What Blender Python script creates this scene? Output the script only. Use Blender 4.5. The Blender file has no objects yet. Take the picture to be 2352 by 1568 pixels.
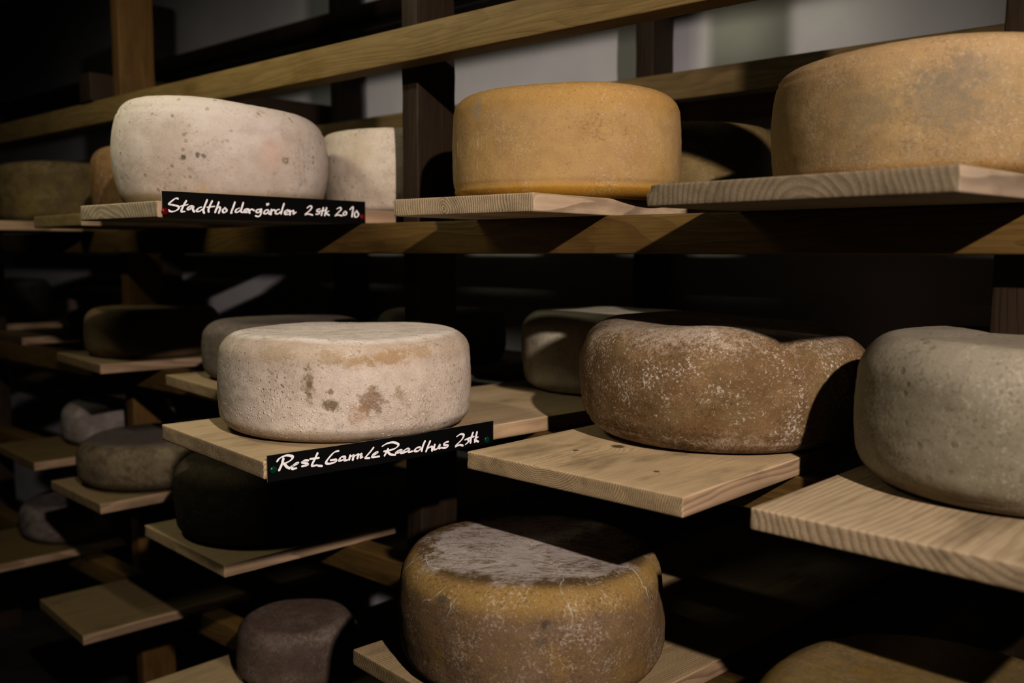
import bpy, bmesh, math, random
from mathutils import Vector, noise, Matrix

# ------------------------------------------------------------------ helpers
S = 0.25                 # layout unit: a quarter of a metre
EYE = 1.30               # eye height above the floor
COL = bpy.context.scene.collection
random.seed(7)

def W(x, y, z):          # layout units (origin at the eye) -> metres
    return Vector((x * S, y * S, EYE + z * S))

def tag(o, label=None, cat=None, group=None, kind=None):
    if label: o['label'] = label
    if cat: o['category'] = cat
    if group: o['group'] = group
    if kind: o['kind'] = kind
    return o

def empty(name, loc, rz=0.0):
    o = bpy.data.objects.new(name, None)
    o.empty_display_size = 0.05
    o.location = loc; o.rotation_euler = (0, 0, rz)
    COL.objects.link(o)
    return o

def mesh_obj(name, verts, faces, mat, parent=None, smooth=True, loc=None, rz=0.0):
    me = bpy.data.meshes.new(name)
    me.from_pydata([tuple(v) for v in verts], [], faces)
    me.update()
    if smooth:
        me.polygons.foreach_set('use_smooth', [True] * len(me.polygons))
    for m in (mat if isinstance(mat, (list, tuple)) else [mat]):
        me.materials.append(m)
    o = bpy.data.objects.new(name, me)
    COL.objects.link(o)
    if parent is not None: o.parent = parent
    if loc is not None: o.location = loc
    o.rotation_euler = (0, 0, rz)
    return o

def grid_box(lo, hi, r=0.0015, nx=1, ny=1, nz=1, amp=0.0, seed=0.0, warp=None):
    """box from lo to hi with rounded, slightly worn edges; returns verts, faces"""
    c = [(a + b) / 2 for a, b in zip(lo, hi)]
    h = [(b - a) / 2 for a, b in zip(lo, hi)]
    r = min(r, min(h) * 0.8)
    def ticks(hh, n):
        t = [-hh, -hh + r * 0.45, -hh + r]
        for i in range(1, n): t.append(-hh + r + (2 * hh - 2 * r) * i / n)
        return t + [hh - r, hh - r * 0.45, hh]
    T = [ticks(h[0], nx), ticks(h[1], ny), ticks(h[2], nz)]
    idx = {}; V = []; F = []
    def vert(p):
        k = (round(p[0], 7), round(p[1], 7), round(p[2], 7))
        if k in idx: return idx[k]
        q = [max(-h[i] + r, min(h[i] - r, p[i])) for i in range(3)]
        d = Vector([p[i] - q[i] for i in range(3)])
        if d.length > 1e-9: d = d.normalized() * r
        w = Vector(q) + d + Vector(c)
        if amp:
            e = noise.noise(Vector((w.x * 60 + seed, w.y * 25, w.z * 60)))
            n = Vector([p[i] / h[i] if abs(abs(p[i]) - h[i]) < r * 1.1 else 0 for i in range(3)])
            if abs(n.z) < 0.5: w += n * (e * amp)
        if warp: w = warp(w)
        idx[k] = len(V); V.append(w); return idx[k]
    for ax in range(3):
        a, b = (ax + 1) % 3, (ax + 2) % 3
        for s in (0, 1):
            val = T[ax][-1] if s else T[ax][0]
            for i in range(len(T[a]) - 1):
                for j in range(len(T[b]) - 1):
                    q = []
                    for (ii, jj) in ((i, j), (i + 1, j), (i + 1, j + 1), (i, j + 1)):
                        p = [0, 0, 0]; p[ax] = val; p[a] = T[a][ii]; p[b] = T[b][jj]
                        q.append(vert(p))
                    if not s: q.reverse()
                    if len(set(q)) >= 3: F.append(q)
    return V, F

# ------------------------------------------------------------------ node helper
class NT:
    def __init__(self, name):
        self.m = bpy.data.materials.new(name); self.m.use_nodes = True
        self.t = self.m.node_tree; self.t.nodes.clear()
        self.out = self.t.nodes.new('ShaderNodeOutputMaterial')
        self.b = self.t.nodes.new('ShaderNodeBsdfPrincipled')
        self.t.links.new(self.b.outputs[0], self.out.inputs[0])
        self.co = self.t.nodes.new('ShaderNodeTexCoord').outputs['Object']
    def put(self, sock, v):
        if hasattr(v, 'is_linked') or isinstance(v, bpy.types.NodeSocket): self.t.links.new(v, sock)
        elif isinstance(v, (tuple, list)) and len(v) == 3 and sock.type == 'RGBA': sock.default_value = (*v, 1)
        else: sock.default_value = v
    def math(self, op, a, b=0.0, c=0.0, clamp=False):
        n = self.t.nodes.new('ShaderNodeMath'); n.operation = op; n.use_clamp = clamp
        self.put(n.inputs[0], a); self.put(n.inputs[1], b); self.put(n.inputs[2], c)
        return n.outputs[0]
    def vmath(self, op, a, b=None):
        n = self.t.nodes.new('ShaderNodeVectorMath'); n.operation = op
        self.put(n.inputs[0], a)
        if b is not None: self.put(n.inputs[1], b)
        return n.outputs['Value'] if op in ('LENGTH', 'DISTANCE', 'DOT_PRODUCT') else n.outputs[0]
    def noise(self, scale, detail=4, rough=0.55, vec=None, off=(0, 0, 0), stretch=(1, 1, 1), dist=0.0):
        mp = self.t.nodes.new('ShaderNodeMapping')
        self.t.links.new(vec or self.co, mp.inputs[0])
        mp.inputs['Location'].default_value = off; mp.inputs['Scale'].default_value = stretch
        n = self.t.nodes.new('ShaderNodeTexNoise')
        self.t.links.new(mp.outputs[0], n.inputs['Vector'])
        n.inputs['Scale'].default_value = scale; n.inputs['Detail'].default_value = detail
        n.inputs['Roughness'].default_value = rough; n.inputs['Distortion'].default_value = dist
        return n.outputs['Fac']
    def noisec(self, scale, detail=3):
        n = self.t.nodes.new('ShaderNodeTexNoise'); self.t.links.new(self.co, n.inputs['Vector'])
        n.inputs['Scale'].default_value = scale; n.inputs['Detail'].default_value = detail
        return n.outputs['Color']
    def voro(self, scale, feature='F1', vec=None, off=(0, 0, 0), rnd=1.0):
        mp = self.t.nodes.new('ShaderNodeMapping'); self.t.links.new(vec or self.co, mp.inputs[0])
        mp.inputs['Location'].default_value = off
        n = self.t.nodes.new('ShaderNodeTexVoronoi'); n.feature = feature
        self.t.links.new(mp.outputs[0], n.inputs['Vector'])
        n.inputs['Scale'].default_value = scale; n.inputs['Randomness'].default_value = rnd
        return n
    def step(self, v, a, b, lo=0.0, hi=1.0):           # smooth ramp a..b -> lo..hi
        n = self.t.nodes.new('ShaderNodeMapRange'); n.interpolation_type = 'SMOOTHSTEP'
        self.put(n.inputs['Value'], v)
        if a > b: a, b, lo, hi = b, a, hi, lo
        n.inputs['From Min'].default_value = a; n.inputs['From Max'].default_value = b
        n.inputs['To Min'].default_value = lo; n.inputs['To Max'].default_value = hi
        return n.outputs['Result']
    def mix(self, f, a, b, mode='MIX'):
        n = self.t.nodes.new('ShaderNodeMix'); n.data_type = 'RGBA'; n.blend_type = mode
        n.clamp_factor = True
        self.put(n.inputs['Factor'], f); self.put(n.inputs['A'], a) if False else None
        A = [s for s in n.inputs if s.name == 'A' and s.type == 'RGBA'][0]
        B = [s for s in n.inputs if s.name == 'B' and s.type == 'RGBA'][0]
        self.put(A, a); self.put(B, b)
        return [s for s in n.outputs if s.type == 'RGBA'][0]
    def sep(self, v):
        n = self.t.nodes.new('ShaderNodeSeparateXYZ'); self.t.links.new(v, n.inputs[0]); return n.outputs
    def comb(self, x, y, z):
        n = self.t.nodes.new('ShaderNodeCombineXYZ')
        for i, v in enumerate((x, y, z)): self.put(n.inputs[i], v)
        return n.outputs[0]
    def normal_obj(self):
        g = self.t.nodes.new('ShaderNodeTexCoord'); return g.outputs['Normal']
    def bump(self, height, strength=0.4, dist=0.002):
        n = self.t.nodes.new('ShaderNodeBump'); n.inputs['Strength'].default_value = strength
        n.inputs['Distance'].default_value = dist
        self.put(n.inputs['Height'], height); self.t.links.new(n.outputs[0], self.b.inputs['Normal'])
    def done(self, col, rough=0.7, spec=0.3):
        self.put(self.b.inputs['Base Color'], col); self.put(self.b.inputs['Roughness'], rough)
        self.b.inputs['Specular IOR Level'].default_value = spec
        return self.m

def plain(name, col, rough=0.6, spec=0.3):
    n = NT(name); f = n.noise(90, 3)
    c = n.mix(n.step(f, 0.3, 0.7, 0, 0.35), col, tuple(v * 0.75 for v in col))
    return n.done(c, rough, spec)

def wood(name, light, dark, axis='Y', pith=(0.03, -0.02), freq=210.0, seed=0.0, stain=0.35, stain_col=(0.06, 0.045, 0.025),
         endmul=0.62, side_tint=None, knots=(), rough=0.7, ring=0.36, endring=0.8):
    """solid wood: growth rings round a pith line that runs along `axis`, so ends show arcs and faces show grain"""
    n = NT(name); x, y, z = n.sep(n.co)[:]
    if axis == 'X': x, y = y, x
    elif axis == 'Z': y, z = z, y
    v = n.comb(x, y, z)
    w1 = n.noise(1.0, 2, vec=v, off=(seed, seed * 1.7, 0), stretch=(9, 1.6, 9))
    w2 = n.noise(1.0, 2, vec=v, off=(seed + 9, seed, 5), stretch=(9, 1.6, 9))
    px = n.math('ADD', n.math('SUBTRACT', x, pith[0]), n.math('MULTIPLY_ADD', w1, 0.05, -0.025))
    pz = n.math('ADD', n.math('SUBTRACT', z, pith[1]), n.math('MULTIPLY_ADD', w2, 0.05, -0.025))
    if knots:
        for (kx, ky, kz, kr) in knots:      # the grain swerves round a knot
            d = n.vmath('DISTANCE', v, (kx, ky, kz))
            px = n.math('ADD', px, n.step(d, kr * 3.2, 0.0, 0, kr * 1.4))
    d = n.vmath('LENGTH', n.comb(px, 0.0, pz))
    fr = n.math('FRACT', n.math('MULTIPLY_ADD', d, freq, n.noise(2.0, 2, vec=v, off=(seed, 3, 1), stretch=(4, 1, 4))))
    late = n.math('MULTIPLY', n.step(fr, 0.25, 0.9), n.step(fr, 1.0, 0.93))
    fib = n.noise(1.0, 5, 0.6, vec=v, off=(seed, 0, 0), stretch=(420, 14, 420))
    nx, ny, nz = n.sep(n.normal_obj())[:]
    if axis == 'X': nx, ny = ny, nx
    elif axis == 'Z': ny, nz = nz, ny
    end = n.step(n.math('ABSOLUTE', ny), 0.6, 0.9)
    pore = n.noise(900, 2, 0.6, vec=v)
    ringamt = n.math('MULTIPLY_ADD', end, endring - ring, ring)
    c = n.mix(n.math('MULTIPLY', late, ringamt), light, dark)
    c = n.mix(n.step(fib, 0.40, 0.68, 0.0, 0.42), c, tuple(q * 0.55 for q in light))
    if side_tint:
        c = n.mix(n.step(n.math('ABSOLUTE', nx), 0.6, 0.9, 0, 0.75), c, n.mix(n.math('MULTIPLY', late, 0.75), side_tint, tuple(q * 0.5 for q in side_tint)))
    st0 = n.noise(1.0, 4, 0.6, vec=v, off=(seed, 9, 3), stretch=(60, 7, 60))
    c = n.mix(n.step(st0, 0.52, 0.70, 0, 0.35), c, tuple(q * 0.6 for q in light))
    st = n.noise(1.0, 5, 0.6, vec=v, off=(seed * 2, 4, 0), stretch=(14, 5, 14))
    c = n.mix(n.step(st, 0.5, 0.72, 0, stain), c, stain_col)
    for (kx, ky, kz, kr) in knots:
        dd = n.math('ADD', n.vmath('DISTANCE', v, (kx, ky, kz)), n.math('MULTIPLY_ADD', n.noise(60, 3, vec=v), kr * 0.9, -kr * 0.45))
        c = n.mix(n.step(dd, kr, kr * 0.45, 0, 0.85), c, tuple(q * 0.3 for q in dark))
    c = n.mix(n.math('MULTIPLY', end, n.step(pore, 0.35, 0.75, 0.15, 1.0 )), c, n.mix(1.0, c, (endmul, endmul, endmul), 'MULTIPLY'))
    n.bump(n.math('ADD', n.math('MULTIPLY', fib, 0.5), n.math('MULTIPLY_ADD', late, 0.4, n.math('MULTIPLY', n.math('MULTIPLY', pore, end), 0.9))), 0.45, 0.0012)
    return n.done(c, rough, 0.25)
T_STROKES="29.4,3.7 25.9,4 20.2,0.2 15.6,-4 21.4,-5.1 28.6,-6.5 30.3,-9 26.7,-12.3 19.7,-14.4 14.6,-12.7|42,1.1 38.3,-4.2 34.8,-10.7 34.5,-13.9 39.3,-13.4|32.5,-6.6 44.3,-3.7|51.8,-5.6 47.5,-5.8 43.5,-9.4 45.9,-10.7 50.3,-7 52.5,-6.6 51.6,-10.1 53.4,-12.9|65.5,-6.4 61.1,-7.9 57.3,-11.9 60.9,-12.8 66.6,-9.6|74.7,3.7 71.5,-2.9 68.3,-10.2 69.1,-14.1|82.8,2.7 79.7,-2.6 76.5,-9.3 76.5,-12.3|74.4,-6.4 86.3,-4.7|93.3,1.2 90.8,-4.8 86.8,-13.1|87.6,-10 93,-5.4 95.3,-7.3 92.8,-13.7|103.2,-6.5 99.7,-9.2 100.1,-12.5 103.4,-12.6 106.3,-9.6 103.2,-6.5|120.1,2.3 116.8,-5.2 113.1,-13.1 115,-12.8|127.7,-5.5 122.6,-7.7 120.6,-11.3 124.3,-11.7 128.5,-8.8|134.2,2.2 131.6,-4.7 129.9,-10.4 132.5,-11.7|135.4,-10.8 140.2,-8.5 139.5,-6.4 136.3,-7.9 135.7,-11.3 141.2,-11.4|142.7,-7 144.6,-11.8|144.2,-9.7 147.9,-6.6 152.6,-8.3|162.8,-6.3 157.9,-7.2 156.2,-10.1 160.2,-11.2 164.1,-7.7|165.3,-6.2 164.3,-12.5 160.9,-16.8 154.7,-16.2|177.6,-6.5 172.6,-7.4 169.7,-11.6 174.1,-12.4 178.8,-7.9 178.3,-11.3 180.3,-12.7|175.6,1.7 177.6,2.8 178.2,1.4 176.2,0.6 175.6,1.7|183.5,-6.3 182.4,-12.9|182.9,-9.4 186.8,-6.2 189.6,-7.1|197.8,-5.1 192.7,-6.7 190.5,-11 195,-12.1 199.7,-8.6|206.5,3.6 202.9,-5 200.7,-11.5|207.8,-10.7 214.3,-7.7 212.3,-5.6 207.9,-8.3 208.2,-12.1 214.3,-11.9|217.4,-6.6 217.3,-12.4|217.9,-9 222.7,-6 224.2,-7.8 223.7,-11.6 229.1,-8.3|250.1,-1.2 255.6,2.2 259.2,0.3 255.4,-4.6 245.9,-11.5 252.6,-10.5 260.3,-11.8|275.5,-1.7 270.9,-2.6 269,-5.3 273.6,-6.9 272.6,-9.8 266.7,-10.3|282,-0 278,-11.4|275.1,-5.1 285.1,-3.7|288.5,0.2 284.5,-11.8|293.1,-4.5 287.4,-7.8 293.3,-11|309.2,-0.6 315.9,1.9 318.2,-1 312.9,-5.6 305.5,-11.8 311.8,-10.3 320.1,-11.2|326.8,-4 323.1,-6.5 324,-9.8 328.2,-9.3 329.5,-5.9 326.8,-4|336.6,-0.7 343.4,3.8 340.7,-12|350.9,-2.6 346.9,-6.1 347,-11.8 351.3,-12.3 355,-8.1 350.9,-2.6"
M_STROKES="16.4,-1.6 19.9,1.7 27.5,3.8 33.7,2.9 37.2,0.5 33.6,-3.3 25.2,-6.1|24.7,0.4 22.7,-5.7 18.8,-12.8|25.9,-6 29.2,-10.3 32.5,-12.4|34.8,-10.8 41.1,-9.4 44.1,-7.7 40.5,-7.8 36.2,-11 36.8,-13.8 41.4,-13.8|57.5,-6.5 53.2,-5.8 49.6,-7.6 55.7,-10.2 56.4,-12.2 49.2,-12.6|70.9,0.4 67.2,-5.9 63.1,-13.7 69.7,-14.2|60.8,-5.2 72.6,-5.4|71.5,-15.2 76.4,-16.3|100.5,-0.6 94.2,-1.5 86.6,-7.5 82.5,-12.8 86.4,-14.9 95.4,-14.1 96.3,-11.2 89.2,-10.8|109.1,-8.8 103.8,-9.3 101.1,-13.1 106.7,-12.7 109.8,-9.5 109,-13.7 112.6,-14|117.4,-9 115.7,-13.9|116.6,-11.2 122,-9.3 121,-14.7|122,-11.3 129,-9 127.8,-13.8|128.2,-11.1 133.7,-9 132.8,-13.6 135.5,-13.6|152.2,-3.4 147,-8.4 140.6,-13.8 140.4,-15.4 145.6,-16.2|150.1,-14.1 155.7,-12.4 158.3,-10.3 153.3,-11.1 150.1,-14.8 152.4,-16.2 160.8,-16.3|165.5,-3.6 173.6,-0.8 183.4,-0.8 191.1,-5 185.3,-9.4 174.3,-10.6 168.3,-10.8|174.6,-8.3 171.3,-13.3 169,-16.4|173,-10.9 178.3,-16.1 185.5,-17.8|194.8,-12.1 189,-13.4 187,-15.2 192.3,-15.4 196,-12.7 194.8,-16.6 199.5,-17|206.6,-11.7 200.7,-13.7 199.5,-16 204.8,-16 208.6,-13.1 207.4,-17 213.8,-17|226.2,-13 220.1,-13.6 217.2,-16.9 222.7,-18.1 228.2,-14.7|234.4,-6 230.5,-12.9 228.7,-18.6|243.1,-7.1 239.1,-14.1 235.9,-20.4|238.2,-16.8 245.6,-15 246.1,-20.4|250.9,-13.3 249.6,-19.2 254.9,-19.5 259.8,-13.8 258.5,-19 262.6,-19.1|274.1,-12.2 268.4,-13 267.1,-15.6 273.2,-17.4 271,-20 264.4,-19.6|288.9,-7.3 295.7,-4.6 301.7,-6.4 298.5,-12.2 286.8,-20.3 294.7,-19.6 299.9,-21.3|304,-13.7 308.7,-13 310,-17.2 304.5,-20.5|318.5,-5.4 314.7,-13.4 313.9,-18.8|310,-12.3 320.4,-11.1|326.1,-5.6 321.9,-19.1|328,-12.9 321.9,-15.4 328.1,-19.5"

# ------------------------------------------------------------------ cheese rind
def rind(name, r, h, A, B, seed=0.0, mott=0.5, top=None, top_amt=0.0, rim=None, rim_amt=0.0, base=None, base_amt=0.0,
         dots=0.0, dot_scale=170, pits=0.0, pit_scale=110, pit_col=(0.10, 0.075, 0.04), dust=0.0, dust_col=(0.5, 0.46, 0.42),
         dust_edge=0.3, grain=0.35, spots=(), veins=0.0, blotch=None, blotch_amt=0.0, scratch=0.0, stip=0.35, frost=0.2, bloom=None, sat=0.74, rough=0.75, bump=0.5, low_dots=False):
    def ds(q):
        if q is None: return None
        g = 0.3 * q[0] + 0.55 * q[1] + 0.15 * q[2]
        return tuple(g + (v - g) * sat for v in q)
    A, B, top, rim, base, blotch = [ds(q) for q in (A, B, top, rim, base, blotch)]
    n = NT(name); x, y, z = n.sep(n.co)[:]
    zn = n.math('DIVIDE', z, h)
    nz = n.sep(n.normal_obj())[2]
    big = n.noise(11, 4, 0.6, off=(seed, seed * 2, 3))
    mid = n.noise(42, 7, 0.65, off=(seed + 4, 1, seed))
    fine = n.noise(420, 3, 0.7, off=(seed, 0, 2))
    grit = n.noise(900, 2, 0.7, off=(seed, 5, 2))
    c = n.mix(n.step(big, 0.35, 0.65), A, B)
    c = n.mix(n.step(mid, 0.42, 0.72, 0, mott), c, tuple(v * 0.62 for v in B))
    c = n.mix(n.step(mid, 0.46, 0.26, 0, mott * 0.6), c, tuple(min(1, v * 1.2) for v in A))
    if blotch is not None:
        bl = n.noise(17, 5, 0.6, off=(seed * 3, 8, seed), dist=0.4)
        c = n.mix(n.step(bl, 0.5, 0.68, 0, blotch_amt), c, blotch)
    edge = n.math('MULTIPLY_ADD', n.noise(26, 5, 0.65, off=(1, seed, 4)), 0.22, -0.11)
    zj = n.math('ADD', zn, edge)
    isside = n.step(nz, 0.75, 0.4)
    if rim is not None:
        c = n.mix(n.math('MULTIPLY', n.step(zj, 0.70, 0.86, 0, rim_amt), 1.0), c, rim)
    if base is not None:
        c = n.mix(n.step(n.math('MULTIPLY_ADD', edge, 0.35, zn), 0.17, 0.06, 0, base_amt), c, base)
    if top is not None:
        tm = n.noise(34, 7, 0.7, off=(seed, 2, 7), stretch=(1, 1.6, 1))
        c = n.mix(n.math('MULTIPLY', n.step(nz, 0.80, 0.97), n.step(tm, 0.30, 0.56, 0.25 * top_amt, top_amt)), c, top)
    if bloom is not None:
        rad = n.math('DIVIDE', n.vmath('LENGTH', n.comb(x, y, 0.0)), r)
        bn = n.noise(20, 6, 0.65, off=(seed, 6, 3)); bs = n.noise(1.0, 5, 0.7, off=(seed, 2, 9), stretch=(70, 160, 70))
        rj = n.math('ADD', rad, n.math('MULTIPLY_ADD', bn, 0.9, -0.45))
        m = n.math('MULTIPLY', n.step(nz, 0.75, 0.95), n.step(rj, 0.86, 0.70))
        m = n.math('MULTIPLY', m, n.step(n.math('MULTIPLY_ADD', bn, 0.4, n.math('MULTIPLY', bs, 0.6)), 0.34, 0.54, 0.12, 1.0))
        c = n.mix(n.math('MULTIPLY', n.step(nz, 0.75, 0.95), n.step(rad, 0.93, 0.82, 0.0, 0.85)), c, (0.11, 0.075, 0.042))
        c = n.mix(m, c, bloom)
    if stip > 0:
        sn = n.noise(230, 4, 0.7, off=(seed, 1, 12)); sz = n.noise(13, 5, 0.65, off=(seed + 8, 2, 2))
        f = n.step(n.math('MULTIPLY_ADD', sz, 0.55, sn), 0.82, 0.98, 0, stip)
        c = n.mix(f, c, tuple(v * 0.38 for v in B))
    if frost > 0:
        sn = n.noise(260, 4, 0.7, off=(seed, 11, 3)); sz = n.noise(15, 5, 0.65, off=(seed + 1, 9, 5))
        f = n.step(n.math('MULTIPLY_ADD', sz, 0.6, sn), 0.84, 1.0, 0, frost)
        c = n.mix(f, c, (0.60, 0.56, 0.52))
    if dust > 0:
        dn = n.noise(130, 8, 0.78, off=(seed, 9, 1))
        m2 = n.noise(14, 4, 0.6, off=(seed, 3, 11))
        edgeamt = n.math('MULTIPLY', n.step(n.math('ABSOLUTE', n.math('SUBTRACT', zj, 0.5)), 0.22, 0.42, 0, 1), dust_edge)
        th = n.math('ADD', n.math('MULTIPLY_ADD', m2, 0.55, -0.27), edgeamt)
        f = n.step(n.math('ADD', n.math('ADD', dn, th), n.math('MULTIPLY_ADD', grit, 0.5, -0.25)), 0.58, 0.86, 0, dust)
        c = n.mix(f, c, dust_col)
    hts = n.math('MULTIPLY_ADD', mid, 0.8, n.math('MULTIPLY', fine, 0.35))
    if dots > 0:
        v = n.voro(dot_scale, off=(seed, 0, 0)); rv = n.sep(v.outputs['Color'])[0]
        zone = n.noise(22, 3, 0.5, off=(seed + 2, 7, 7))
        if low_dots: zone = n.math('ADD', zone, n.step(zn, 0.75, 0.25, -0.2, 0.1))
        f = n.math('MULTIPLY', n.step(v.outputs['Distance'], 0.36, 0.18), n.math('MULTIPLY', n.math('GREATER_THAN', rv, 0.62), n.step(zone, 0.47, 0.62)))
        v2 = n.voro(dot_scale * 1.9, off=(seed, 3, 1)); rv2 = n.sep(v2.outputs['Color'])[0]
        f2 = n.math('MULTIPLY', n.step(v2.outputs['Distance'], 0.40, 0.2), n.math('MULTIPLY', n.math('GREATER_THAN', rv2, 0.7), n.step(zone, 0.40, 0.58)))
        f = n.math('MULTIPLY', n.math('MAXIMUM', f, f2), n.math('MULTIPLY', isside, dots))
        c = n.mix(f, c, (0.72, 0.68, 0.62)); hts = n.math('MULTIPLY_ADD', f, 0.8, hts)
    if pits > 0:
        v = n.voro(pit_scale, off=(seed, 4, 0)); rv = n.sep(v.outputs['Color'])[1]
        zone = n.noise(16, 4, 0.6, off=(seed + 6, 7, 1))
        f = n.math('MULTIPLY', n.step(v.outputs['Distance'], 0.42, 0.2), n.math('MULTIPLY', n.math('GREATER_THAN', rv, 0.66), n.step(zone, 0.46, 0.64)))
        f = n.math('MULTIPLY', f, pits)
        c = n.mix(f, c, pit_col); hts = n.math('MULTIPLY_ADD', f, -1.2, hts)
    if scratch > 0:
        sc = n.noise(1.0, 4, 0.7, off=(seed, 0, 5), stretch=(150, 150, 14))
        zone = n.noise(12, 2, 0.5, off=(seed + 3, 1, 9))
        left = n.step(x, -0.35 * r, -0.85 * r, 0.0, 1.0)
        f = n.math('MULTIPLY', n.step(sc, 0.60, 0.72), n.math('MULTIPLY', n.math('MAXIMUM', left, n.step(zn, 0.8, 0.95, 0, 0.6)), n.step(zone, 0.35, 0.6, 0, scratch)))
        c = n.mix(f, c, (0.62, 0.60, 0.58)); hts = n.math('MULTIPLY_ADD', f, 0.4, hts)
    if veins > 0:

        sc = n.t.nodes.new('ShaderNodeVectorMath'); sc.operation = 'SCALE'
        n.t.links.new(n.noisec(18, 3), sc.inputs[0]); sc.inputs['Scale'].default_value = 0.06
        vv = n.voro(9.5, 'DISTANCE_TO_EDGE', vec=n.vmath('ADD', n.co, sc.outputs[0]), off=(seed, seed, 0))
        lines = n.math('MULTIPLY', n.step(vv.outputs['Distance'], 0.017, 0.005), n.step(n.math('ADD', zn, n.math('MULTIPLY', nz, 0.6)), 0.6, 0.95))
        broke = n.step(n.noise(24, 3, 0.6, off=(seed, 5, 5)), 0.46, 0.56)
        f = n.math('MULTIPLY', n.math('MULTIPLY', lines, broke), veins)
        c = n.mix(f, c, (0.50, 0.46, 0.42)); hts = n.math('MULTIPLY_ADD', f, 0.5, hts)
    rag = n.noise(95, 5, 0.7, off=(seed, 4, 4)) if spots else None
    for (fx, fz, sr, col, amt, *az) in spots:
        px, py, pz = fx * r, -r * math.sqrt(max(0, 1 - fx * fx)), fz * h
        d = n.vmath('LENGTH', n.vmath('MULTIPLY', n.vmath('SUBTRACT', n.co, (px, py, pz)), (1, 1, az[0] if az else 1.0)))
        d = n.math('ADD', d, n.math('MULTIPLY_ADD', rag, sr * 2.6, -sr * 1.3))
        c = n.mix(n.math('MULTIPLY', n.step(d, sr, sr * 0.3, 0, amt), n.step(fine, 0.25, 0.55, 0.55, 1.0)), c, col)
    c = n.mix(n.step(grit, 0.3, 0.62, grain, 0.0), c, n.mix(1.0, c, (0.55, 0.52, 0.48), 'MULTIPLY'))
    n.bump(n.math('MULTIPLY_ADD', grit, 0.25, hts), bump, 0.0022)
    return n.done(c, rough, 0.25)

def wheel(name, c, z, r, h, mat, label, group, bev=(0.10, 0.12), bulge=0.03, sag=0.0, tilt=(0, 0), seam=0.0, seed=0.0, lump=0.012,
          ns=144, fine=0.0006, face=True, waist=0.0):
    """one wheel of cheese: a turned profile with soft rims, slight bulge, seam line and uneven surface (layout units in)"""
    R, H, bh, bv = r * S, h * S, bev[0] * S, bev[1] * S
    P = []
    for k in range(5): P.append(((R - bh) * k / 5 if k else 0.0, 0.0))
    nb = 10
    for k in range(nb + 1):
        a = math.pi / 2 * k / nb
        P.append((R - bh + bh * math.sin(a), bv * 0.8 * (1 - math.cos(a))))
    nsd = 26
    for k in range(1, nsd): P.append((R, bv * 0.8 + (H - bv * 1.8) * k / nsd))
    for k in range(nb + 1):
        a = math.pi / 2 * k / nb
        P.append((R - bh + bh * math.cos(a), H - bv + bv * math.sin(a)))
    for k in range(1, 15): P.append(((R - bh) * (1 - k / 14.0), H))
    V = []; F = []; rows = []
    for (rho, zz) in P:
        if rho == 0.0:
            rows.append([len(V)]); V.append(Vector((0, 0, zz - (sag * S if zz > 0 else 0)))); continue
        row = []
        for j in range(ns):
            a = 2 * math.pi * j / ns
            ca, sa = math.cos(a), math.sin(a)
            t = zz / H
            rr = rho
            if 0 < t:
                rr -= bulge * S * (2 * t - 1) ** 2 * min(1, rho / R) ** 4
                rr += lump * S * noise.noise(Vector((ca * 1.6 + seed, sa * 1.6, zz * 9 + seed))) * (rho / R) * min(1, t * 6)
                rr += fine * noise.noise(Vector((ca * R * 90 + seed, sa * R * 90, zz * 90))) * min(1, t * 8)
                if seam: rr -= 0.0022 * math.exp(-((t - seam) / 0.012) ** 2)
            x, y = rr * ca, rr * sa
            q = zz
            if t > 0:
                q += t * (tilt[0] * S * x / R + tilt[1] * S * y / R)
                q += min(1, t * t) * lump * S * 1.2 * noise.noise(Vector((x * 7 + seed, y * 7, seed)))
                if t > 0.6: q -= sag * S * max(0, 1 - (rho / R) ** 2) * (t - 0.6) / 0.4
                q += fine * 0.7 * noise.noise(Vector((x * 90, y * 90 + seed, zz * 90))) * min(1, t * 8)
            row.append(len(V)); V.append(Vector((x, y, q)))
        rows.append(row)
    for i in range(len(rows) - 1):
        a, b = rows[i], rows[i + 1]
        for j in range(ns):
            k = (j + 1) % ns
            if len(a) == 1: F.append((a[0], b[k], b[j]))
            elif len(b) == 1: F.append((a[j], a[k], b[0]))
            else: F.append((a[j], a[k], b[k], b[j]))
    rz = math.atan2(-c[1], -c[0]) + math.pi / 2
    o = mesh_obj(name, V, F, mat, loc=W(c[0], c[1], z), rz=rz)
    return tag(o, label, 'cheese', group)

# ------------------------------------------------------------------ boards
TH = 0.09
def shelf_board(corner, width, ang, ztop, length, mat, label, group, th=TH, seed=0.0, notch=False):
    """loose spruce board; corner = front right corner, ang = turn of the board in degrees"""
    a = math.radians(ang)
    def wf(v):
        k = v.y / (length * S)
        v = v.copy()
        return v
    V, F = grid_box((-width * S, 0, -th * S), (0, length * S, 0), r=0.0022, nx=34, ny=40, nz=5, amp=0.0011, seed=seed, warp=wf)
    if notch:
        for i, v in enumerate(V):
            d = math.hypot(v.x + width * S - 0.002, v.z + 0.004)
            if v.y < 0.006 and d < 0.0045: V[i] = v + Vector((0.001, 0.005, 0))
    o = mesh_obj('shelf_board', V, F, mat, loc=W(corner[0], corner[1], ztop), rz=a)
    return tag(o, label, 'shelf board', group)

LT = (0.57, 0.46, 0.31); LT2 = (0.42, 0.34, 0.22); DK = (0.25, 0.17, 0.09); PINK = (0.37, 0.27, 0.20)
GRY = (0.30, 0.255, 0.185); GRD = (0.19, 0.14, 0.085)
T, M, R3, R4 = 0.297, -1.0, -2.1, -3.2
K = 1.07

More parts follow.
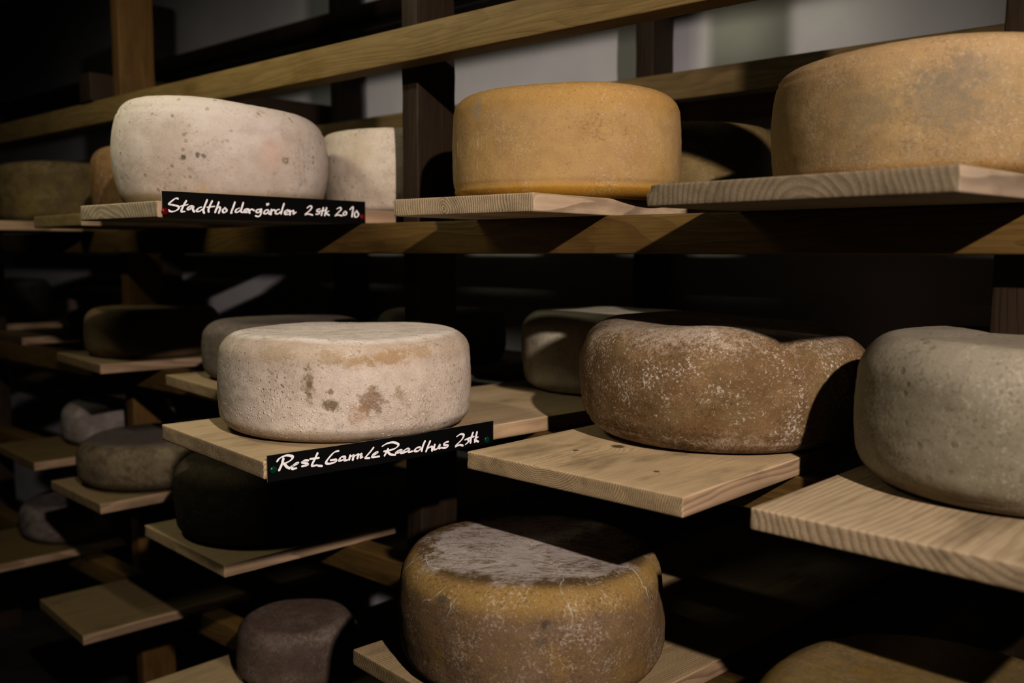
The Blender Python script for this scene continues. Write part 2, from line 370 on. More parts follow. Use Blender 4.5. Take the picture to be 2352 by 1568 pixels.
DIMW = (0.20, 0.16, 0.09); DIMX = (0.24, 0.19, 0.115)  # darker wood for far-left boards: fall-off of light put into the colour
bT, bM, b3, b4 = 'boards of the top row', 'boards of the middle row', 'boards of the third row', 'boards of the bottom row'
def bd(corner, w, ang, z, mat, label, group, th=TH, back=6.95, **k):
    shelf_board(corner, w, ang, z, back - corner[1], mat, label, group, th=th, seed=corner[0] * 3.1, **k)

def wmat(i, light=LT, dark=DK, pith=(-0.12, -0.03), freq=210, side=PINK, stain=0.35, **k):
    return wood('spruce_board_%d' % i, light, dark, 'Y', pith, freq, seed=i * 1.37, side_tint=side, stain=stain, **k)

# top row
TT = 0.097
bd((-1.0, 3.40), 1.37, -6.0, T, wmat(1, GRY, GRD, (-0.15, -0.04), 130, (0.34, 0.27, 0.21), endmul=0.8, endring=0.6),
   'thick grey-brown board at upper right with arched end grain, under the large tan wheel', bT, th=TT, notch=True)
bd((-3.065, 3.587), 1.02, 2.2, T, wmat(2, (0.54, 0.45, 0.33), DK, (-0.155, -0.013), 240, (0.44, 0.34, 0.255), endmul=0.8),
   'pale board under the yellow-orange wheel, pinkish wavy grain on its long side', bT, th=TT)
bd((-5.20, 2.709), 0.96, 1.9, T, wmat(3, (0.46, 0.40, 0.30), (0.32, 0.26, 0.17), (-0.16, -0.06), 120, (0.48, 0.32, 0.22), stain=0.12, endmul=0.85),
   'pale board jutting out at upper left that carries the red-pinned black sign', bT, th=TT)
bd((-7.35, 3.2), 1.0, -2, T, wmat(4, (0.22, 0.18, 0.09), DK, endmul=0.9), 'dim board at far upper left under the orange-tan wheel', bT, th=TT)  # wood colour lowered for the weaker light at far left
bd((-9.5, 3.35), 1.1, -2, T, wmat(5, (0.18, 0.145, 0.065), DK, endmul=0.9), 'shadowed board at the left edge under the mould-flecked olive wheel', bT, th=TT)  # dimness of the left edge is mixed into the wood colour
# middle row
bd((-0.35, 3.24), 1.344, -2.3, M, wmat(6, (0.51, 0.42, 0.30), (0.22, 0.15, 0.085), (-0.10, 0.05), 125, endmul=0.72, endring=0.55, ring=0.22),
   'broad board at right edge with bold slanting end grain, under the big grey wheel', bM)
bd((-1.968, 3.249), 1.284, -1.8, M, wmat(7, LT, DK, (-0.20, 0.03), 330, (0.33, 0.235, 0.17), stain=0.45, ring=0.35,
   knots=((-0.225, 0.10, 0, 0.006), (-0.20, 0.155, 0, 0.012), (-0.085, 0.075, 0, 0.005))),
   'pale board with small dark knots under the brown mould-dusted wheel', bM)
bd((-3.811, 2.474), 1.295, -6.9, M, wmat(8, (0.60, 0.49, 0.335), (0.22, 0.15, 0.085), (-0.21, 0.004), 350, (0.46, 0.33, 0.22), stain=0.3, ring=0.4,
   knots=((-0.13, 0.06, 0, 0.004),)),
   'light pine board pulled far out, carrying the green-pinned black sign', bM)
bd((-5.87, 3.56), 1.30, -8.1, M, wmat(9, LT2, DK, endmul=0.9), 'board just left of and behind the white-crusted wheel, end half hidden', bM)
bd((-8.231, 3.695), 1.35, -7.2, M, wmat(10, DIMX, DK, endmul=0.9), 'blurred board under the small olive-brown wheel in the middle row', bM)
bd((-11.526, 4.269), 1.284, -7.2, M, wmat(11, DIMW, DK, endmul=0.9), 'far blurred board at left under the small pinkish mouldy wheel', bM)
bd((-13.9, 4.35), 1.3, -6, M, wmat(12, DIMW, DK, endmul=0.9), 'farthest middle-row board cut by the left edge, under the grey-green wheel', bM)
# third row
bd((-0.40, 2.85), 1.30, -2.2, R3, wmat(13, LT2, DK), 'board at lower right mostly below the frame, under the yellow-brown wheel', b3)
bd((-2.43, 2.85), 1.39, -5.8, R3, wmat(14, (0.42, 0.34, 0.22), DK, (-0.2, 0.02), 260, (0.34, 0.24, 0.17), stain=0.5),
   'grey-stained board under the large yellow wheel with white veins', b3)
bd((-5.509, 3.252), 1.304, -4.0, R3, wmat(15, LT2, DK, endmul=0.9), 'lit board corner under the near-black wheel below the green-pinned sign', b3)
bd((-7.644, 3.382), 1.158, -3.2, R3, wmat(16, DIMX, DK, endmul=0.9), 'blurred board under the mottled brown wheel at lower left', b3)
bd((-9.681, 3.641), 1.271, -3.6, R3, wmat(17, (0.16, 0.125, 0.06), DK, endmul=0.9), 'dark olive board at left edge under the whitish wheel of the third row', b3)  # tone darkened to stand in for light fading leftward
# bottom row
bd((-5.20, 3.10), 1.30, -2.2, R4, wmat(18, LT2, DK), 'board at the bottom edge under the small rounded mauve-brown wheel', b4)
bd((-7.698, 3.213), 1.148, -4.9, R4, wmat(19, DIMW, DK, endmul=0.9), 'empty board at lower left with no wheel near its front', b4)
bd((-10.15, 3.30), 1.304, -4.4, R4, wmat(20, (0.15, 0.115, 0.055), DK, endmul=0.9), 'lowest board cut by the left edge under the pale mouldy wheel', b4)  # dark tone carries the light fall-off at the left edge

# ------------------------------------------------------------------ wheels
gT, gM, g3, g4 = 'cheese wheels on the top row', 'cheese wheels on the middle row', 'cheese wheels on the third row', 'cheese wheels on the bottom row'
DKG = (0.09, 0.085, 0.05); BRN = (0.16, 0.10, 0.06)
def whl(c, z, r, h, label, group, mk, seed, **kw):
    rk = {k: v for k, v in kw.items() if k in ('bev', 'bulge', 'sag', 'tilt', 'seam', 'lump', 'ns', 'fine')}
    mkk = {k: v for k, v in kw.items() if k not in rk}
    m = rind('rind_%s' % mk, r * S, h * S, seed=seed, **mkk)
    return wheel('cheese', c, z, r, h, m, label, group, seed=seed, **rk)

# top row
whl((-5.945, 3.60), T, 0.725, 0.668, 'chalky white wheel with a few dark pits, behind the red-pinned sign', gT, 'chalk', 1.3,
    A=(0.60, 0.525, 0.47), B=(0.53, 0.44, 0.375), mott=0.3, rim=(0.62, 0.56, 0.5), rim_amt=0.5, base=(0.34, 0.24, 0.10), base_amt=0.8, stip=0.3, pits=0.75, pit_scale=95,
    pit_col=(0.30, 0.23, 0.15), grain=0.18, bump=0.35,
    spots=((0.53, 0.44, 0.0085, DKG, 0.85), (0.53, 0.44, 0.0040, (0.5, 0.42, 0.34), 0.9), (-0.335, 0.44, 0.0055, DKG, 0.85), (-0.22, 0.46, 0.006, DKG, 0.75), (-0.16, 0.45, 0.0045, DKG, 0.7),
           (0.35, 0.93, 0.022, (0.27, 0.22, 0.15), 0.6), (0.02, 0.93, 0.008, (0.2, 0.16, 0.1), 0.7), (-0.85, 0.2, 0.05, (0.36, 0.33, 0.30), 0.55), (0.42, 0.5, 0.035, (0.55, 0.40, 0.33), 0.5),
           (-0.2, 0.12, 0.018, (0.48, 0.35, 0.2), 0.6)),
    tilt=(-0.055, 0.0), bev=(0.10, 0.10), bulge=0.07, seam=0.88, lump=0.012)
whl((-5.70, 5.11), T, 0.69, 0.615, 'pale speckled wheel half hidden behind the chalky white one', gT, 'chalkrear', 2.9,
    A=(0.58, 0.50, 0.42), B=(0.52, 0.43, 0.34), mott=0.4, pits=0.6, pit_scale=120, pit_col=(0.33, 0.26, 0.17), grain=0.2, bev=(0.06, 0.06), bump=0.4)
whl((-3.64, 4.57), T, 0.706, 0.63, 'smooth yellow-orange wheel with pale scratches on its upper rim', gT, 'gold', 4.1,
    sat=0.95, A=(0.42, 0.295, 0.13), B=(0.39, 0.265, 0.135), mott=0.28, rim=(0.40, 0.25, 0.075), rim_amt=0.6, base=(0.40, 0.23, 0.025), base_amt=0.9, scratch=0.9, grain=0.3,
    dust=0.25, dust_edge=0.02, dust_col=(0.6, 0.5, 0.38), blotch=(0.36, 0.235, 0.09), blotch_amt=0.5, bev=(0.10, 0.10), bulge=0.02, seam=0.13, lump=0.014,
    spots=((-0.72, 0.80, 0.016, (0.26, 0.25, 0.22), 0.6), (-0.45, 0.93, 0.010, (0.25, 0.24, 0.2), 0.5)), bump=0.4)
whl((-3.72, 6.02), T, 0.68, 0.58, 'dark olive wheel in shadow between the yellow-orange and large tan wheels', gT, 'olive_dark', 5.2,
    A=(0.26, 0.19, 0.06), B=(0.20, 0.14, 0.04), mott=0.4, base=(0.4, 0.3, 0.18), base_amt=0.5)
whl((-1.55, 4.90), T, 0.80, 0.615, 'large tan wheel cut by the right edge, grey-green stains on its side', gT, 'tan', 6.3,
    sat=0.9, A=(0.38, 0.275, 0.135), B=(0.32, 0.23, 0.12), mott=0.35, rim=(0.42, 0.29, 0.15), rim_amt=0.5, base=(0.34, 0.20, 0.06), base_amt=0.85, blotch=(0.25, 0.205, 0.14), blotch_amt=0.45, grain=0.35,
    spots=((0.02, 0.55, 0.05, (0.2, 0.175, 0.13), 0.6), (-0.35, 0.52, 0.035, (0.21, 0.19, 0.14), 0.5), (0.1, 0.72, 0.035, (0.2, 0.17, 0.13), 0.5), (-0.9, 0.5, 0.06, (0.26, 0.22, 0.11), 0.6)),
    bev=(0.12, 0.10), bulge=0.03, seam=0.86, lump=0.016, bump=0.35)
whl((-7.90, 4.27), T, 0.68, 0.60, 'orange-tan wheel at upper left partly behind the chalky white wheel', gT, 'tan_far', 7.7, sat=1.0, A=(0.25, 0.16, 0.08), B=(0.19, 0.115, 0.055), mott=0.5, ns=96)  # rind colours lowered to paint in the light fall-off at far left
whl((-10.2, 4.31), T, 0.70, 0.60, 'mould-flecked olive wheel cut by the left edge, top row', gT, 'olive_far', 8.8, sat=1.0, A=(0.17, 0.13, 0.055), B=(0.11, 0.085, 0.04), dust=0.6, dust_col=(0.26, 0.23, 0.2), frost=0.1, dust_edge=0.1, mott=0.6, ns=96)  # rind and dust darkened in place of fading light
# middle row
whl((-4.347, 3.405), M, 0.728, 0.548, 'white-crusted wheel dotted with mould, above the green-pinned sign', gM, 'crust', 9.1,
    A=(0.70, 0.605, 0.52), B=(0.61, 0.505, 0.42), mott=0.4, top=(0.86, 0.80, 0.75), top_amt=0.8, rim=(0.45, 0.34, 0.22), rim_amt=0.45, base=(0.36, 0.26, 0.15), base_amt=0.6,  # whitish top, brightened further in place of lamp light falling on it
    stip=0.5, frost=0.6, dots=0.95, dot_scale=170, low_dots=True, pits=0.5, pit_scale=190, pit_col=(0.26, 0.19, 0.12), grain=0.45, seam=0.10, bump=0.55,
    spots=((-0.11, 0.40, 0.013, (0.17, 0.13, 0.07), 0.85), (0.17, 0.43, 0.022, (0.22, 0.14, 0.08), 0.75), (-0.26, 0.60, 0.007, (0.24, 0.18, 0.1), 0.8), (-0.265, 0.5, 0.005, (0.2, 0.15, 0.08), 0.8),
           (-0.12, 0.53, 0.006, (0.17, 0.13, 0.08), 0.8), (0.36, 0.48, 0.012, (0.3, 0.22, 0.14), 0.6), (0.07, 0.3, 0.02, (0.36, 0.22, 0.13), 0.5),
           (0.06, 0.80, 0.030, (0.36, 0.25, 0.13), 0.7, 3.0), (0.30, 0.83, 0.040, (0.37, 0.25, 0.13), 0.75, 3.2), (0.55, 0.87, 0.03, (0.38, 0.27, 0.15), 0.6, 2.5), (-0.12, 0.84, 0.025, (0.36, 0.27, 0.16), 0.6, 2.0), (-0.5, 0.87, 0.04, (0.40, 0.32, 0.22), 0.6, 2.5), (-0.27, 0.58, 0.010, (0.2, 0.15, 0.09), 0.7, 0.3),
           (-0.9, 0.45, 0.05, (0.38, 0.35, 0.30), 0.6)),
    bev=(0.13, 0.11), bulge=0.02, lump=0.014)
whl((-4.08, 5.652), M, 0.66, 0.56, 'grey-green wheel behind, showing between the white-crusted and brown wheels', gM, 'greygreen', 10.4,
    A=(0.55, 0.52, 0.41), B=(0.46, 0.43, 0.33), mott=0.4, dust=0.9, dust_edge=0.1, dust_col=(0.5, 0.46, 0.4), frost=0.6, bev=(0.13, 0.12), grain=0.4)
whl((-2.567, 4.60), M, 0.775, 0.63, 'brown wheel crusted with white mould dust, its right side in deep shadow', gM, 'brown', 11.6,
    sat=0.8, A=(0.26, 0.165, 0.075), B=(0.19, 0.115, 0.045), mott=0.5, stip=0.5, frost=0.75, top=(0.34, 0.30, 0.26), top_amt=0.4, dust=0.65, dust_edge=0.2, dust_col=(0.50, 0.44, 0.38), grain=0.5, seam=0.15,
    blotch=(0.22, 0.17, 0.07), blotch_amt=0.5, bump=0.8, bev=(0.20, 0.17), bulge=0.06, tilt=(-0.035, 0.0), lump=0.03, sag=0.03, fine=0.0009)
whl((-0.977, 4.40), M, 0.70, 0.64, 'big smooth grey-beige wheel cut by the right edge in the middle row', gM, 'greybeige', 12.2,
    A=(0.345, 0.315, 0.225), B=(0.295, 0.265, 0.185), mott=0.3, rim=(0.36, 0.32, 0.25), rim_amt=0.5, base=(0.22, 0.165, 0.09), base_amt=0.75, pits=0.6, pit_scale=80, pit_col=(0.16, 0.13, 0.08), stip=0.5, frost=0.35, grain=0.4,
    bev=(0.15, 0.17), bulge=0.03, seam=0.09, lump=0.018, bump=0.35)
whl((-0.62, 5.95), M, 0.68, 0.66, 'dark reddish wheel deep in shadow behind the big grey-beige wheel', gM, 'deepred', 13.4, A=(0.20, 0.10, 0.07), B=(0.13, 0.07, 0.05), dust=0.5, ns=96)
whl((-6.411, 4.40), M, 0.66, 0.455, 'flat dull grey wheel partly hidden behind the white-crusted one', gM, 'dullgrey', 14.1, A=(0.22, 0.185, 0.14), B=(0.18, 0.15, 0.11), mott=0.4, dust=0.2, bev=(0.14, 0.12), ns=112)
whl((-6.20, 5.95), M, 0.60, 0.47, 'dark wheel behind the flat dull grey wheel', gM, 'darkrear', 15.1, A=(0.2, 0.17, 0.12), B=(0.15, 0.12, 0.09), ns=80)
whl((-8.808, 4.50), M, 0.64, 0.455, 'olive-brown wheel on a blurred board at left, its top shadowed', gM, 'olivebrown', 16.1, sat=0.9, frost=0.1, A=(0.28, 0.21, 0.11), B=(0.23, 0.165, 0.09), mott=0.3, ns=112)
whl((-12.013, 5.537), M, 0.50, 0.54, 'small pinkish mouldy wheel peeping out left of the olive-brown one', gM, 'pinkmould', 17.1, A=(0.32, 0.24, 0.22), B=(0.24, 0.17, 0.16), dust=0.7, bev=(0.14, 0.14), ns=80)
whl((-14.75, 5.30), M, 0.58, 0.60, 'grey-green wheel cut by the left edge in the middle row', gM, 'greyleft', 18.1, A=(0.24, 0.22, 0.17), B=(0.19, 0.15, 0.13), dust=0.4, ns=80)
# third row
whl((-3.056, 3.575), R3, 0.684, 0.60, 'yellow-rimmed wheel with white bloom and pale veins on its dark top', g3, 'veined', 19.3,
    A=(0.255, 0.165, 0.07), B=(0.235, 0.16, 0.10), mott=0.45, stip=0.5, frost=0.4, bloom=(0.44, 0.405, 0.39), sat=0.85, rim=(0.34, 0.225, 0.06), rim_amt=0.8, dust=0.4, dust_edge=0.0, dust_col=(0.40, 0.34, 0.30),
    grain=0.45, veins=0.7, blotch=(0.29, 0.19, 0.05), blotch_amt=0.7, bev=(0.13, 0.12), bulge=0.03, lump=0.03, sag=0.02, bump=0.8,
    spots=((-0.62, 0.83, 0.011, (0.09, 0.085, 0.07), 0.8), (0.08, 0.74, 0.008, (0.09, 0.08, 0.06), 0.8), (0.05, 0.6, 0.009, (0.12, 0.1, 0.07), 0.6), (-0.1, 0.25, 0.05, (0.2, 0.15, 0.11), 0.5)))
whl((-1.025, 3.56), R3, 0.70, 0.45, 'yellow-brown wheel cut by the bottom edge at lower right', g3, 'amber', 20.4,
    sat=1.0, A=(0.22, 0.145, 0.04), B=(0.15, 0.095, 0.03), top=(0.13, 0.10, 0.065), top_amt=0.6, mott=0.6, dust=0.3, dust_col=(0.3, 0.26, 0.2), bev=(0.17, 0.15), rim=(0.34, 0.23, 0.04), rim_amt=0.8)
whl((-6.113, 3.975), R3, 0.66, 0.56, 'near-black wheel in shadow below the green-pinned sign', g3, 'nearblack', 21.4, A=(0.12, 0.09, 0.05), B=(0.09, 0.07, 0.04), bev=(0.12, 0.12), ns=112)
whl((-8.182, 4.13), R3, 0.65, 0.42, 'mottled brown wheel at lower left with a dark purplish top', g3, 'mottled', 22.4,
    frost=0.1, A=(0.19, 0.15, 0.085), B=(0.115, 0.085, 0.045), mott=0.8, top=(0.12, 0.095, 0.09), top_amt=1.0, blotch=(0.085, 0.06, 0.035), blotch_amt=0.6, bev=(0.15, 0.13), ns=112)  # rind darkened too: fading light at left put into its colours
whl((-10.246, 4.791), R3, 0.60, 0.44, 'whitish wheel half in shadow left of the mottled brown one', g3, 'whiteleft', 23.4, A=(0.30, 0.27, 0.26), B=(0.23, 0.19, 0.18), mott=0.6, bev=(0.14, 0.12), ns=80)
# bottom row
whl((-10.713, 4.478), R4, 0.60, 0.42, 'pale mouldy wheel near the left edge in the bottom row', g4, 'paleleft', 24.4, A=(0.20, 0.175, 0.165), B=(0.14, 0.10, 0.10), mott=0.7, dust=0.3, dust_col=(0.3, 0.28, 0.27), bev=(0.14, 0.13), ns=80)  # pale rind toned down, the left fall-off of light in its colour
whl((-5.815, 4.03), R4, 0.45, 0.44, 'small rounded mauve-brown wheel at the bottom edge', g4, 'mauve', 25.4, A=(0.17, 0.125, 0.095), B=(0.13, 0.09, 0.07), mott=0.6, dust=0.6, dust_edge=0.15, dust_col=(0.30, 0.26, 0.24),
    top=(0.18, 0.12, 0.09), top_amt=0.8, bev=(0.10, 0.11), ns=96)

# ------------------------------------------------------------------ rack: rails, posts and cross beams are screwed together
rack = empty('cheese_rack', W(-7, 4.4, -5.2))
tag(rack, 'dark wooden rack of posts and horizontal rails that holds every shelf board', 'rack')
def member(name, lo, hi, mat, axis='X'):
    a, b = W(*lo), W(*hi); c = (a + b) / 2
    L = b - a
    n = [max(1, int(L[i] / 0.03)) for i in range(3)]
    V, F = grid_box([-q / 2 for q in L], [q / 2 for q in L], r=0.003, nx=min(n[0], 140), ny=min(n[1], 30), nz=min(n[2], 60), amp=0.0012, seed=c.x + c.z)
    o = mesh_obj(name, V, F, mat)
    o.parent = rack; o.location = c - rack.location
    return o
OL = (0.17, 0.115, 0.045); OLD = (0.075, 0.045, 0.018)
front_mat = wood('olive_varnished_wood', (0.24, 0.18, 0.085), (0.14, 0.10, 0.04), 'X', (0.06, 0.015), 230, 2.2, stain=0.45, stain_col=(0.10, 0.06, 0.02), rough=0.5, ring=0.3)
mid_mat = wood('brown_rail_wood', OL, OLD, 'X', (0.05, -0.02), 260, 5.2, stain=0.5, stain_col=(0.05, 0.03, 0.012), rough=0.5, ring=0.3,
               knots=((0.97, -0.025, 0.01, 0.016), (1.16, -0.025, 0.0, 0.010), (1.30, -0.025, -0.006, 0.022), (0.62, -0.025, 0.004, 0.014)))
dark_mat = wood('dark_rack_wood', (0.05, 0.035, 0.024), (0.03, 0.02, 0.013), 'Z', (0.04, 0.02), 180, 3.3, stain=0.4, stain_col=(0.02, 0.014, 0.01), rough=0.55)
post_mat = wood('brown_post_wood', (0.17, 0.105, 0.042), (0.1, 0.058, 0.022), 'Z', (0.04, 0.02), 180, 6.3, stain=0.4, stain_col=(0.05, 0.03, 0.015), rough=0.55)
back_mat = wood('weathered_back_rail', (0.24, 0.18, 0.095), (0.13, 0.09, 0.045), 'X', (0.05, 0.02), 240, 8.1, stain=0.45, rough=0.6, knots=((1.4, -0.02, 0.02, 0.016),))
batten_mat = wood('brown_batten_wood', (0.34, 0.20, 0.08), (0.2, 0.11, 0.045), 'X', (0.05, 0.02), 200, 4.4, stain=0.4, rough=0.6)
X0, X1 = -19.0, 1.6
levels = [(T - TT, -0.013), (M - TH, M - TH - 0.21), (R3 - TH, R3 - TH - 0.21), (R4 - TH, R4 - TH - 0.21)]
for (zt, zb) in levels:
    member('front_rail', (X0, 4.25, zb), (X1, 4.45, zt), mid_mat)
    member('back_rail', (X0, 6.80, zb), (X1, 6.97, zt), back_mat)
member('front_rail', (X0, 4.25, 1.257), (X1, 4.43, 1.485), front_mat)
member('back_rail', (X0, 6.80, 1.257), (X1, 6.97, 1.485), back_mat)
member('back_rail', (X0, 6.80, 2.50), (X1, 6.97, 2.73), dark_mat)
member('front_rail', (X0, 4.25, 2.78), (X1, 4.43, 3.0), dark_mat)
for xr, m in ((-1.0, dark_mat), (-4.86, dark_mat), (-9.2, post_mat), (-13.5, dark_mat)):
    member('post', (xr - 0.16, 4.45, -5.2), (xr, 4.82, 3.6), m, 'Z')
for xr in (-0.8, -4.60, -8.95, -13.3):
    member('post', (xr - 0.18, 6.97, -5.2), (xr, 7.30, 3.6), dark_mat, 'Z')
for zz in (1.626,):
    member('cross_beam', (-9.62, 4.22, zz - 0.14), (-9.36, 7.2, zz + 0.14), dark_mat, 'Y')
member('wall_batten', (X0, 7.30, 1.12), (X1, 7.40, 1.33), batten_mat)

# ------------------------------------------------------------------ black signs pinned to the board sides
def smooth_line(pts, n=7):
    if len(pts) < 3:
        a, b = pts[0], pts[-1]
        return [(a[0] + (b[0] - a[0]) * i / n, a[1] + (b[1] - a[1]) * i / n) for i in range(n + 1)]
    out = []
    P = [pts[0]] + list(pts) + [pts[-1]]
    for i in range(1, len(P) - 2):
        p0, p1, p2, p3 = P[i - 1:i + 3]
        for k in range(n):
            t = k / n
            out.append(tuple(0.5 * (2 * p1[d] + (p2[d] - p0[d]) * t + (2 * p0[d] - 5 * p1[d] + 4 * p2[d] - p3[d]) * t * t + (3 * p1[d] - p0[d] - 3 * p2[d] + p3[d]) * t ** 3) for d in (0, 1)))
    out.append(pts[-1]); return out

def lettering(strokes, k, width, nib, x0, bend):
    """pen strokes -> flat ribbons with round ends, just above the sign face (+x)"""
    V = []; F = []
    for si, st in enumerate(strokes.split('|')):
        pts = [tuple(float(q) * k for q in p.split(',')) for p in st.split(' ')]
        line = smooth_line(pts); N = len(line)
        x = x0 + 0.00006 * (si % 5)
        L = []; Rr = []
        for i, p in enumerate(line):
            a = line[max(0, i - 1)]; b = line[min(N - 1, i + 1)]
            d = Vector((b[0] - a[0], b[1] - a[1]))
            if d.length < 1e-9: d = Vector((1, 0))
            d.normalize()
            w = width * (0.42 + 0.58 * abs(math.sin(math.atan2(d.y, d.x) - nib))) / 2
            w *= 1 + 0.12 * noise.noise(Vector((p[0] * 0.4, p[1] * 0.4, si)))
            L.append((p[0] - d.y * w, p[1] + d.x * w)); Rr.append((p[0] + d.y * w, p[1] - d.x * w))
            if i in (0, N - 1):
                base = len(V)
                for q in range(14):
                    an = 2 * math.pi * q / 14
                    yy, zz = p[0] + w * math.cos(an), p[1] + w * math.sin(an)
                    V.append((x + 0.00003 + bend(yy / 1000), yy / 1000, zz / 1000))
                F.append(tuple(range(base, base + 14)))
        base = len(V)
        for a, b in zip(L, Rr):
            V.append((x + bend(a[0] / 1000), a[0] / 1000, a[1] / 1000)); V.append((x + bend(b[0] / 1000), b[0] / 1000, b[1] / 1000))
        for i in range(N - 1):
            F.append((base + 2 * i, base + 2 * i + 1, base + 2 * i + 3, base + 2 * i + 2))
    return V, F

card_mat = plain('matt_black_card', (0.006, 0.006, 0.006), 0.5, 0.35)
core_mat = plain('pale_card_edge', (0.55, 0.52, 0.48), 0.8)
ink_n = NT('white_chalk_marker'); _s = ink_n.noise(1.0, 3, 0.6, stretch=(200, 500, 130))
ink = ink_n.done(ink_n.mix(ink_n.step(_s, 0.58, 0.75, 0, 0.45), (0.80, 0.79, 0.82), (0.25, 0.25, 0.26)), 0.8, 0.2)
red_pin = plain('red_pin_plastic', (0.15, 0.004, 0.008), 0.35, 0.4)
green_pin = plain('green_pin_plastic', (0.004, 0.055, 0.032), 0.25, 0.5)

def sign(corner, ang, ztop, y0, y1, za, zb, k, strokes, width, nib, pins, pin_r, pin_mat, bend, sagz, label, group):
    root = empty('name_sign', W(corner[0], corner[1], ztop), math.radians(ang))
    tag(root, label, 'sign', group)
    t = 0.0011; g = 0.0014
    ny, nz = 60, 6
    V = []; F = []; mats = []
    def pt(x, i, j):
        y = y0 + (y1 - y0) * i / ny; z = za + (zb - za) * j / nz + sagz(y)
        return (x + bend(y), y, z)
    fr = {}; bk = {}
    for i in range(ny + 1):
        for j in range(nz + 1):
            fr[i, j] = len(V); V.append(pt(g + t, i, j))
            bk[i, j] = len(V); V.append(pt(g, i, j))
    for i in range(ny):
        for j in range(nz):
            F.append((fr[i, j], fr[i + 1, j], fr[i + 1, j + 1], fr[i, j + 1])); mats.append(0)
            F.append((bk[i, j], bk[i, j + 1], bk[i + 1, j + 1], bk[i + 1, j])); mats.append(1)
        F.append((bk[i, 0], bk[i + 1, 0], fr[i + 1, 0], fr[i, 0])); mats.append(0)
        F.append((fr[i, nz], fr[i + 1, nz], bk[i + 1, nz], bk[i, nz])); mats.append(1)
    for j in range(nz):
        F.append((bk[0, j], fr[0, j], fr[0, j + 1], bk[0, j + 1])); mats.append(1)
        F.append((fr[ny, j], bk[ny, j], bk[ny, j + 1], fr[ny, j + 1])); mats.append(1)
    o = mesh_obj('card', V, F, [card_mat, core_mat], root, smooth=False)
    for p, mi in zip(o.data.polygons, mats): p.material_index = mi
    V, F = lettering(strokes, k, width, nib, g + t + 0.00015, bend)
    mesh_obj('lettering', V, F, ink, root, smooth=False)['label'] = 'white handwritten words'
    for (py, pz) in pins:
        V = []; F = []; N = 24
        prof = [(pin_r * 0.55, 0.0), (pin_r, 0.0006), (pin_r, 0.0013), (pin_r * 0.8, 0.0022), (pin_r * 0.4, 0.0027)]
        for rr, xx in prof:
            for q in range(N):
                a = 2 * math.pi * q / N
                V.append((g + t + xx + bend(py), py + rr * math.cos(a), pz + rr * math.sin(a)))
        for i in range(len(prof) - 1):
            for q in range(N):
                F.append((i * N + q, i * N + (q + 1) % N, (i + 1) * N + (q + 1) % N, (i + 1) * N + q))
        F.append(tuple((len(prof) - 1) * N + q for q in range(N)))
        mesh_obj('push_pin', V, F, pin_mat, root)
    return root

sign((-5.20, 2.709), 1.9, T, 0.0060, 0.3955, -0.0252, 0.0143, 1.07, T_STROKES, 4.0, math.radians(20),
     ((0.0098, -0.0152), (0.3885, -0.0128)), 0.0054, red_pin, lambda y: 0.0, lambda y: 0.0,
     'long black sign with white handwriting and red pins, on the upper left board', 'black name signs')
sign((-3.811, 2.474), -6.9, M, 0.0035, 0.357, -0.0255, 0.0072, 1.0, M_STROKES, 3.9, math.radians(25),
     ((0.0107, -0.0115), (0.3439, -0.0190)), 0.0050, green_pin, lambda y: 0.002 * max(0.0, math.sin((y - 0.03) * 8.5)) if y > 0.03 else 0.0, lambda y: -0.0010 * math.sin(y / 0.357 * math.pi),
     'black sign with white handwriting and green pins, on the pulled-out middle board', 'black name signs')

# ------------------------------------------------------------------ the cellar
def plane_obj(name, pts, mat):
    o = mesh_obj(name, pts, [tuple(range(len(pts)))], mat, smooth=False)
    return tag(o, kind='structure')
wn = NT('grey_painted_wall')
wf = wn.noise(3.0, 5, 0.6); wf2 = wn.noise(60, 4, 0.6)
wn.bump(wf2, 0.06, 0.001)
wall_mat = wn.done(wn.mix(wn.step(wf, 0.35, 0.7), (0.62, 0.62, 0.665), (0.55, 0.55, 0.595)), wn.math('MULTIPLY_ADD', wf, 0.06, 0.24), 0.5)
fn = NT('dark_stone_floor'); ff = fn.noise(8, 6, 0.6)
fn.bump(ff, 0.3, 0.004)
floor_mat = fn.done(fn.mix(fn.step(ff, 0.35, 0.7), (0.05, 0.047, 0.043), (0.03, 0.028, 0.026)), 0.8, 0.3)
cn = NT('dark_ceiling_plaster'); cf = cn.noise(12, 5, 0.6)
ceil_mat = cn.done(cn.mix(cn.step(cf, 0.35, 0.7), (0.08, 0.076, 0.07), (0.05, 0.048, 0.045)), 0.9, 0.2)
xa, xb, ya, yb, z0, z1 = -6.0, 2.6, -1.6, 7.4 * S, 0.0, 2.75
def slab(name, lo, hi, mat):
    V, F = grid_box(lo, hi, r=0.001)
    return tag(mesh_obj(name, V, F, mat, smooth=False), kind='structure')
slab('wall_back', (xa, yb, z0), (xb, yb + 0.1, z1), wall_mat)
slab('wall_left', (xa - 0.1, ya, z0), (xa, yb + 0.1, z1), ceil_mat)
slab('floor', (xa - 0.1, ya, z0 - 0.1), (xb, yb + 0.1, z0), floor_mat)
slab('ceiling', (xa - 0.1, ya, z1), (xb, yb + 0.1, z1 + 0.1), ceil_mat)

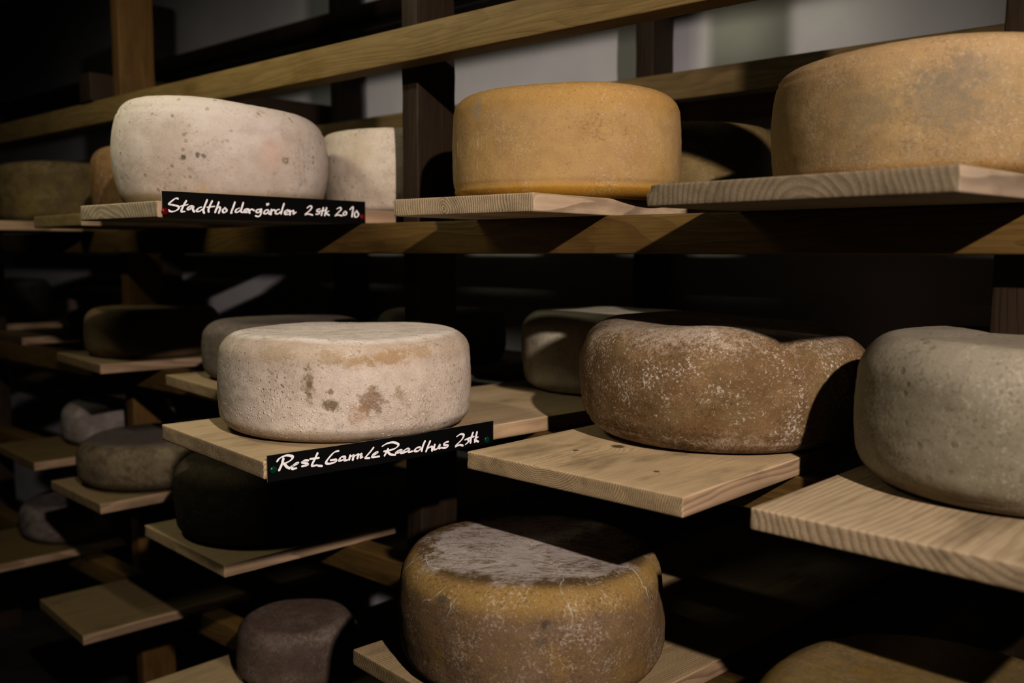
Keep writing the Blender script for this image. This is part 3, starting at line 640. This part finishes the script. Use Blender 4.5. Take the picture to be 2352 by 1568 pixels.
# ------------------------------------------------------------------ light: two ceiling tubes along the aisle
def tube(name, x, y, z, length, power, col, aim, w=0.06, spread=180):
    l = bpy.data.lights.new(name, 'AREA'); l.shape = 'RECTANGLE'; l.size = length * S; l.size_y = w
    l.energy = power; l.color = col; l.spread = math.radians(spread)
    o = bpy.data.objects.new(name, l); COL.objects.link(o); o.location = W(x, y, z)
    d = W(*aim) - o.location
    o.rotation_euler = d.to_track_quat('-Z', 'Y').to_euler()
    return o
def spot(name, pos, aim, power, col, angle, blend=1.0, radius=0.03):
    l = bpy.data.lights.new(name, 'SPOT'); l.energy = power; l.color = col
    l.spot_size = math.radians(angle); l.spot_blend = blend; l.shadow_soft_size = radius
    o = bpy.data.objects.new(name, l); COL.objects.link(o); o.location = W(*pos)
    o.rotation_euler = (W(*aim) - o.location).to_track_quat('-Z', 'Y').to_euler()
    return o
tube('ceiling_tube', -6.85, 1.1, 3.5, 2.5, 3.1, (1.0, 0.95, 0.72), (-6.85, 4.2, 0.3), 0.08, 150)
spot('aisle_lamp_right', (5.0, -1.3, 4.1), (-3.4, 3.7, 0.1), 255, (1.0, 0.875, 0.785), 50)

world = bpy.data.worlds.new('cellar_dark'); bpy.context.scene.world = world
world.use_nodes = True
world.node_tree.nodes['Background'].inputs[0].default_value = (0.5, 0.45, 0.4, 1)
world.node_tree.nodes['Background'].inputs[1].default_value = 0.002

# ------------------------------------------------------------------ camera
cam = bpy.data.cameras.new('camera'); co = bpy.data.objects.new('camera', cam); COL.objects.link(co)
cam.sensor_fit = 'HORIZONTAL'; cam.sensor_width = 36.0; cam.lens = 2140.0 / 2352.0 * 36.0
cam.clip_start = 0.02; cam.clip_end = 50
yaw, pitch = math.radians(41.826), math.radians(5.498)
co.location = (0, 0, EYE); co.rotation_euler = (math.pi / 2 - pitch, 0, yaw)
cam.dof.use_dof = True; cam.dof.focus_distance = 1.22; cam.dof.aperture_fstop = 3.4
sc = bpy.context.scene
sc.camera = co
sc.view_settings.view_transform = 'Standard'
sc.view_settings.look = 'High Contrast'
sc.view_settings.exposure = 0.08
